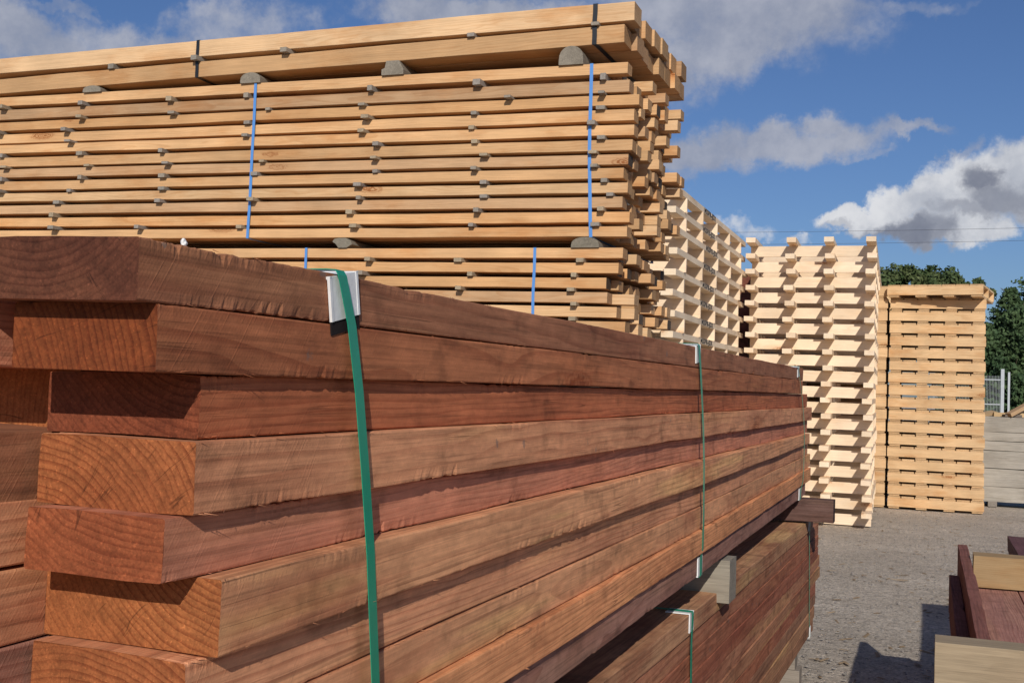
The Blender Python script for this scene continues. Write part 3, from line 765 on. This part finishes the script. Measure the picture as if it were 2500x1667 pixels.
# ------------------------------------------------------------------ grey sleeper pile on the right
gl = [(.905,1.09),(.795,.90),(.685,.790),(.465,.678),(.25,.458),(.062,.243)]
for r_ in range(2):
    for q, (a, b_) in enumerate(gl):
        kq = rg.uniform(.9, 1.08)
        me = board_mesh('sleeper', 2.2, .22, b_-a, [GREY, GREYE], seed=880+q+r_*7, nseg=16, jit=.004, fray=.002)
        o = obj('sleeper', me, loc=(2.55+rg.uniform(-.05, .05), 15.11+r_*.25+rg.uniform(-.01, .01), a), rot=(0, 0, math.pi/2), col=tuple(v*kq for v in (.36,.33,.285)))
        tag(o, f"weathered grey sleeper in the pile behind the honey pallets, {['front','back'][r_]} row, {ordn(q+1)} from the top", 'sleeper', 'weathered grey sleepers')
for x in (.75, 1.9):
    me = board_mesh('bearer', .6, .1, .06, [GREY, GREYE], seed=3, nseg=4)
    o = obj('bearer', me, loc=(x, 14.98, 0), col=(.25, .22, .19)); tag(o, f"low bearer under the grey sleeper pile, {'left' if x < 1 else 'right'} one", 'bearer')
for k, (x, y, z, rx, ry, rz, L, W, T, c_) in enumerate([(.75,15.15,1.092,0,0,-1.45,.9,.1,.05,(.5,.36,.2)), (.92,15.0,1.095,.45,0,-.95,.36,.10,.045,(.42,.28,.16)),
        (1.02,15.3,1.12,0,.0,-1.2,.7,.09,.05,(.5,.38,.24)), (.62,15.05,1.093,.1,.2,-.6,.25,.08,.04,(.46,.32,.18)), (1.2,15.1,1.092,.1,0,-.4,.45,.12,.04,(.4,.26,.15)), (.86,15.03,1.093,0,0,-1.1,.22,.07,.03,(.16,.13,.11))]):
    me = board_mesh('offcut', L, W, T, [PINE, PINEE], seed=900+k, nseg=4, side=0, bev=.001)
    o = obj('offcut', me, loc=(x, y, z), rot=(rx, ry, rz), col=c_)
    tag(o, ['long flat offcut lying along the back of the grey sleeper pile','tilted brown offcut leaning on the grey sleeper pile','pale offcut behind the tilted one on the grey pile','short offcut at the left end of the grey pile','broad brown offcut at the right on the grey pile','dark scrap of wood on the grey sleeper pile'][k], 'offcut', 'offcuts on the grey sleeper pile')

# ------------------------------------------------------------------ low red pack, bottom right
LR = [(.42,.19,.15),(.34,.15,.125),(.38,.16,.13),(.32,.14,.115),(.40,.20,.16)]
k = 0
for li in range(9):
    z = .60-.054*(li+1)-.0; 
    if z < .07: continue
    for c_ in range(3):
        x_l = .165 + c_*.157 + rg.uniform(-.008, .008) - (.035 if li in (2, 3) else .06 if li > 5 else 0)*(c_ == 0)
        y0 = 2.5+rg.uniform(0, .12); y1 = 4.9+rg.uniform(-.05, .08) - (.35 if c_ == 0 and li > 1 else 0)
        me = board_mesh('red_board', y1-y0, .15, .0525, [RED, REDE], seed=920+k, nseg=24, jit=.001, fray=.0015)
        o = obj('timber_board', me, loc=(x_l+.075, y0, z), col=rg.choice(LR)); k += 1
        tag(o, f"red board in the low pack at lower right, {'top' if li == 0 else ordn(li+1)} layer, {['left','middle','right'][c_]} row", 'board', 'red boards of the low pack')
# boards on edge along the rim
for q, (x, z, h, y0, y1, c_) in enumerate([(.142, .55, .150, 3.0, 5.05, (.23,.095,.075)), (.105, .47, .145, 3.0, 4.75, (.19,.075,.065))]):
    me = board_mesh('red_board', y1-y0, .036, h, [RED, REDE], seed=960+q, nseg=24, jit=.001, fray=.002)
    o = obj('timber_board', me, loc=(x, y0, z), col=c_)
    tag(o, ['red board on edge along the left rim of the low pack','lower red board on edge outside the left rim of the low pack'][q], 'board', 'boards set on edge on the low pack')
for q, (y, x_l, c_, nm, h) in enumerate([(4.62, .168, (.37,.26,.14), 'yellowish bearer lying across the low red pack, farther one', .115), (2.95, .025, (.34,.27,.18), 'grey-brown bearer lying across the low red pack, nearest the camera', .115)]):
    me = board_mesh('bearer', .46 if q == 0 else .60, .1, h, [PINE if q == 0 else GREY, PINEE], seed=970+q, nseg=12, jit=.001, fray=.0015)
    o = obj('bearer', me, loc=(x_l, y, .605 if q != 0 else .605), rot=(0, 0, -math.pi/2), col=c_); tag(o, nm, 'bearer', 'bearers on the low red pack')
for y in (2.9, 3.8, 4.6):
    me = board_mesh('bearer', .46, .1, .112, [GREY, GREYE], seed=980, nseg=6)
    o = obj('bearer', me, loc=(.17, y, .0), rot=(0, 0, -math.pi/2), col=(.25, .22, .18)); tag(o, f"ground bearer under the low red pack, {['near','middle','far'][int((y-2.8)//.85)]} one", 'bearer', 'ground bearers of the low red pack')

k = 0
for li in range(4):
    for c_ in range(3):
        me = board_mesh('sleeper', 1.1+rg.uniform(-.1, .1), .2, .098, [RED, REDEF], seed=990+k, nseg=8, jit=.002); k += 1
        o = obj('sleeper', me, loc=(.60+c_*.205+rg.uniform(-.01, .01), 7.0+rg.uniform(-.05, .05), .02+li*.1), col=rg.choice([(.15,.07,.075), (.18,.08,.08)]))
        tag(o, f"dark purple-brown sleeper in the small pile beyond the low pack, {ordn(4-li)} from top, {['left','middle','right'][c_]}", 'sleeper', 'sleepers of the small dark pile')
# taller pack of red beams beside it, just outside the picture; its shade falls into the picture
k = 0
for li in range(5):
    for c_ in range(3):
        me = board_mesh('beam', 3.1+rg.uniform(-.1, .06), .2, .198, [RED, REDE], seed=1200+k, nseg=10, jit=.002); k += 1
        o = obj('squared_timber', me, loc=(.775+c_*.204, 2.65, .1+li*.2), col=rg.choice(LR))
        tag(o, f"thick red beam of the tall pack right of the picture, {ordn(5-li)} layer from top, {['left','middle','right'][c_]}", 'beam', 'beams of the pack right of the picture')
for y in (3.0, 5.0):
    me = board_mesh('bearer', .62, .1, .098, [GREY, GREYE], seed=1230, nseg=6)
    o = obj('bearer', me, loc=(.675, y, .0), rot=(0, 0, -math.pi/2), col=(.25, .22, .18)); tag(o, f"{'near' if y < 4 else 'far'} ground bearer under the tall red beams right of the picture", 'bearer', 'ground bearers of the beam pack')
# ------------------------------------------------------------------ vegetation
def leafmat(name, a, b_, s=1.2):
    m, t, b = new_mat(name)
    tc = t.add('ShaderNodeTexCoord').outputs['Object']
    n = t.noise(tc, s, 3); n2 = t.noise(tc, 9., 3)
    c = t.mix(t.smooth(n, .3, .7), a, b_); c = t.scale(c, t.smooth(n2, .25, .75, .6, 1.45))
    t.l.new(c, b.inputs['Base Color']); b.inputs['Roughness'].default_value = .7; b.inputs['Specular IOR Level'].default_value = .25
    return m
LEAF = leafmat('broad_leaves', (.040, .072, .026), (.085, .105, .038))
NEED = leafmat('conifer_needles', (.030, .062, .026), (.062, .100, .038))
BARK = simple('bark', (.10, .075, .055), .95, .1, .3, 20, .5)
def trunk_mesh(h, r):
    V = []; F = []
    for i in range(7):
        z = h*i/6; rr = r*(1-.8*i/6)
        for j in range(8):
            a = j*math.pi/4; V.append((rr*math.cos(a)+.08*math.sin(z), rr*math.sin(a), z))
    for i in range(6):
        for j in range(8): a = i*8+j; b = i*8+(j+1) % 8; F.append((a, b, b+8, a+8))
    # limbs
    for q in range(7):
        a = q*2.4; z0 = h*(.3+.09*q); n = len(V); L = h*.28
        d = Vector((math.cos(a), math.sin(a), .7)).normalized(); u = d.orthogonal().normalized(); w_ = d.cross(u)
        for s_, rr in ((0, r*.35), (L, r*.08)):
            for j in range(5): an = j*1.2566; V.append(Vector((.08*math.sin(z0), 0, z0))+d*s_+(u*math.cos(an)+w_*math.sin(an))*rr)
        for j in range(5): F.append((n+j, n+(j+1) % 5, n+5+(j+1) % 5, n+5+j))
    return mesh('trunk', V, F, [BARK], smooth=True)
def leaf(V, F, p, s, rnd, nrm=None):
    n = (Vector((rnd.gauss(0, 1), rnd.gauss(0, 1), rnd.gauss(0, 1)))+(nrm or Vector())).normalized()
    u = n.orthogonal().normalized(); u.rotate(Matrix.Rotation(rnd.uniform(0, 6.28), 3, n)); w_ = n.cross(u); k = len(V)
    V += [p-u*s, p+w_*s*.55, p+u*s, p-w_*s*.55]; F.append((k, k+1, k+2, k+3))
def crown_broad(h, R_, z0, seed, N=11000):
    rnd = random.Random(seed); V = []; F = []
    cl = []
    for _ in range(60):
        a = rnd.uniform(0, 6.28); t_ = rnd.random(); rr = R_*math.sqrt(rnd.random())
        z = z0+(h-z0)*(.93-.18*(rr/R_)**3-.7*t_*t_); cl.append((Vector((rr*math.cos(a), rr*math.sin(a), z)), rnd.uniform(.22, .5)*R_*.45))
    for _ in range(N):
        c_, r_ = rnd.choice(cl); d = Vector((rnd.gauss(0, 1), rnd.gauss(0, 1), rnd.gauss(0, 1))).normalized()
        p = c_+d*r_*rnd.uniform(.6, 1.05)
        if p.z > h: p.z = h-rnd.random()*.2
        leaf(V, F, p, rnd.uniform(.05, .10), rnd, d*1.2)
    return mesh('crown', V, F, [LEAF])
def crown_cone(h, R_, seed, N=9000):
    rnd = random.Random(seed); V = []; F = []
    nb = 150
    per = N//nb
    for b_ in range(nb):
        t_ = (b_+.5)/nb; z = .1+(h-.1)*t_; a = b_*2.4+rnd.uniform(-.3, .3)
        rr = R_*(1-t_)**.62*rnd.uniform(.8, 1.15)+.08
        d = Vector((math.cos(a), math.sin(a), .25))
        m_ = max(14, int(per*(.35+1.3*(1-t_))))
        for _ in range(m_):
            s_ = rnd.random()**.55
            p = Vector((0, 0, z))+d*rr*s_ + Vector((rnd.gauss(0, 1), rnd.gauss(0, 1), rnd.gauss(0, .5)))*(.10*(1.25-s_)*rr+.05)
            p.z -= .18*s_*s_*rr
            leaf(V, F, p, rnd.uniform(.045, .10), rnd, Vector((d.x, d.y, .5)))
    return mesh('crown', V, F, [NEED])
def tree(x, y, crown, h, r, label, name, group):
    e = empty(name, (x, y, 0)); tag(e, label, 'tree', group)
    obj('trunk', trunk_mesh(h*.85, r), e); obj('crown', crown, e); return e
for q, (x, y, h, R_) in enumerate([(-1.5, 41, 5.78, 1.7), (-.3, 40.5, 5.74, 1.6), (.75, 41.5, 5.55, 1.35)]):
    tree(x, y, crown_broad(h, R_, 2.2, 1000+q), h, .14, 'round dark green tree above the honey pallets, '+['left of three','middle of three','right of three'][q], 'broadleaf_tree', 'trees beyond the pallets')
for q, (x, y, h, R_) in enumerate([(2.35, 38.5, 4.75, 1.25), (3.45, 39, 6.9, 1.6), (5.9, 39.5, 6.4, 1.9)]):
    tree(x, y, crown_cone(h, R_, 1010+q, 15000 if q < 2 else 7000), h, .13, ['low bushy conifer right of the honey pallets','tall dark conifer at the right edge of the picture','dark conifer just beyond the right edge of the picture'][q], 'conifer_tree', 'conifers on the right')
# hedge bottom, one dense clipped mass
rh = random.Random(9); V = []; F = []
for _ in range(22000):
    x = rh.uniform(.2, 6.); z = rh.uniform(0, 1)**.9*(3.9+.3*math.sin(x*3)); y = 37.6+rh.uniform(0, .9)+.25*math.sin(x*5+z*3)
    leaf(V, F, Vector((x, y, z)), rh.uniform(.05, .10), rh, Vector((0, -1.2, .6)))
o = obj('hedge', mesh('hedge', V, F, [NEED])); tag(o, 'tall dense dark green hedge behind the grey sleeper pile', 'hedge')

# ------------------------------------------------------------------ fence panel and cables
fe = empty('wire_fence', (1.42, 25, 0)); tag(fe, 'galvanised mesh fence panel end with steel posts by the hedge', 'fence')
def post(x, h, r): 
    mb = MB(); mb.box((x-r, -r, 0), (x+r, r, h)); return mb
obj('post', post(-.02, 1.92, .032).build('post', [STEEL]), fe)
obj('post', post(.10, 1.86, .02).build('post', [STEEL]), fe)
mb = MB()
for k_ in range(46): mb.box((-.07-k_*.028-.0022, -.003, .05), (-.07-k_*.028+.0022, .003, 1.78))
for z in (.1, .6, 1.2, 1.7): mb.box((-1.4, -.0105, z-.01), (-.055, -.0045, z+.01))
obj('mesh_panel', mb.build('mesh_panel', [STEEL]), fe)
for q, (h0, h1) in enumerate([(9.55, 9.75), (8.85, 9.2)]):
    V = []; F = []; n = 40
    for i in range(n+1):
        x = -30+60*i/n; sag = ((i-n/2)/(n/2))**2*.5
        z = h0+(h1-h0)*i/n+sag
        for j in range(4): a = j*math.pi/2; V.append((x, 60+.007*math.cos(a), z+.007*math.sin(a)))
    for i in range(n):
        for j in range(4): a = i*4+j; b = i*4+(j+1) % 4; F.append((a, b, b+4, a+4))
    o = obj('power_cable', mesh('power_cable', V, F, [WIRE])); tag(o, ['upper','lower'][q]+' thin overhead cable crossing the sky behind the pallets', 'cable', 'overhead cables')
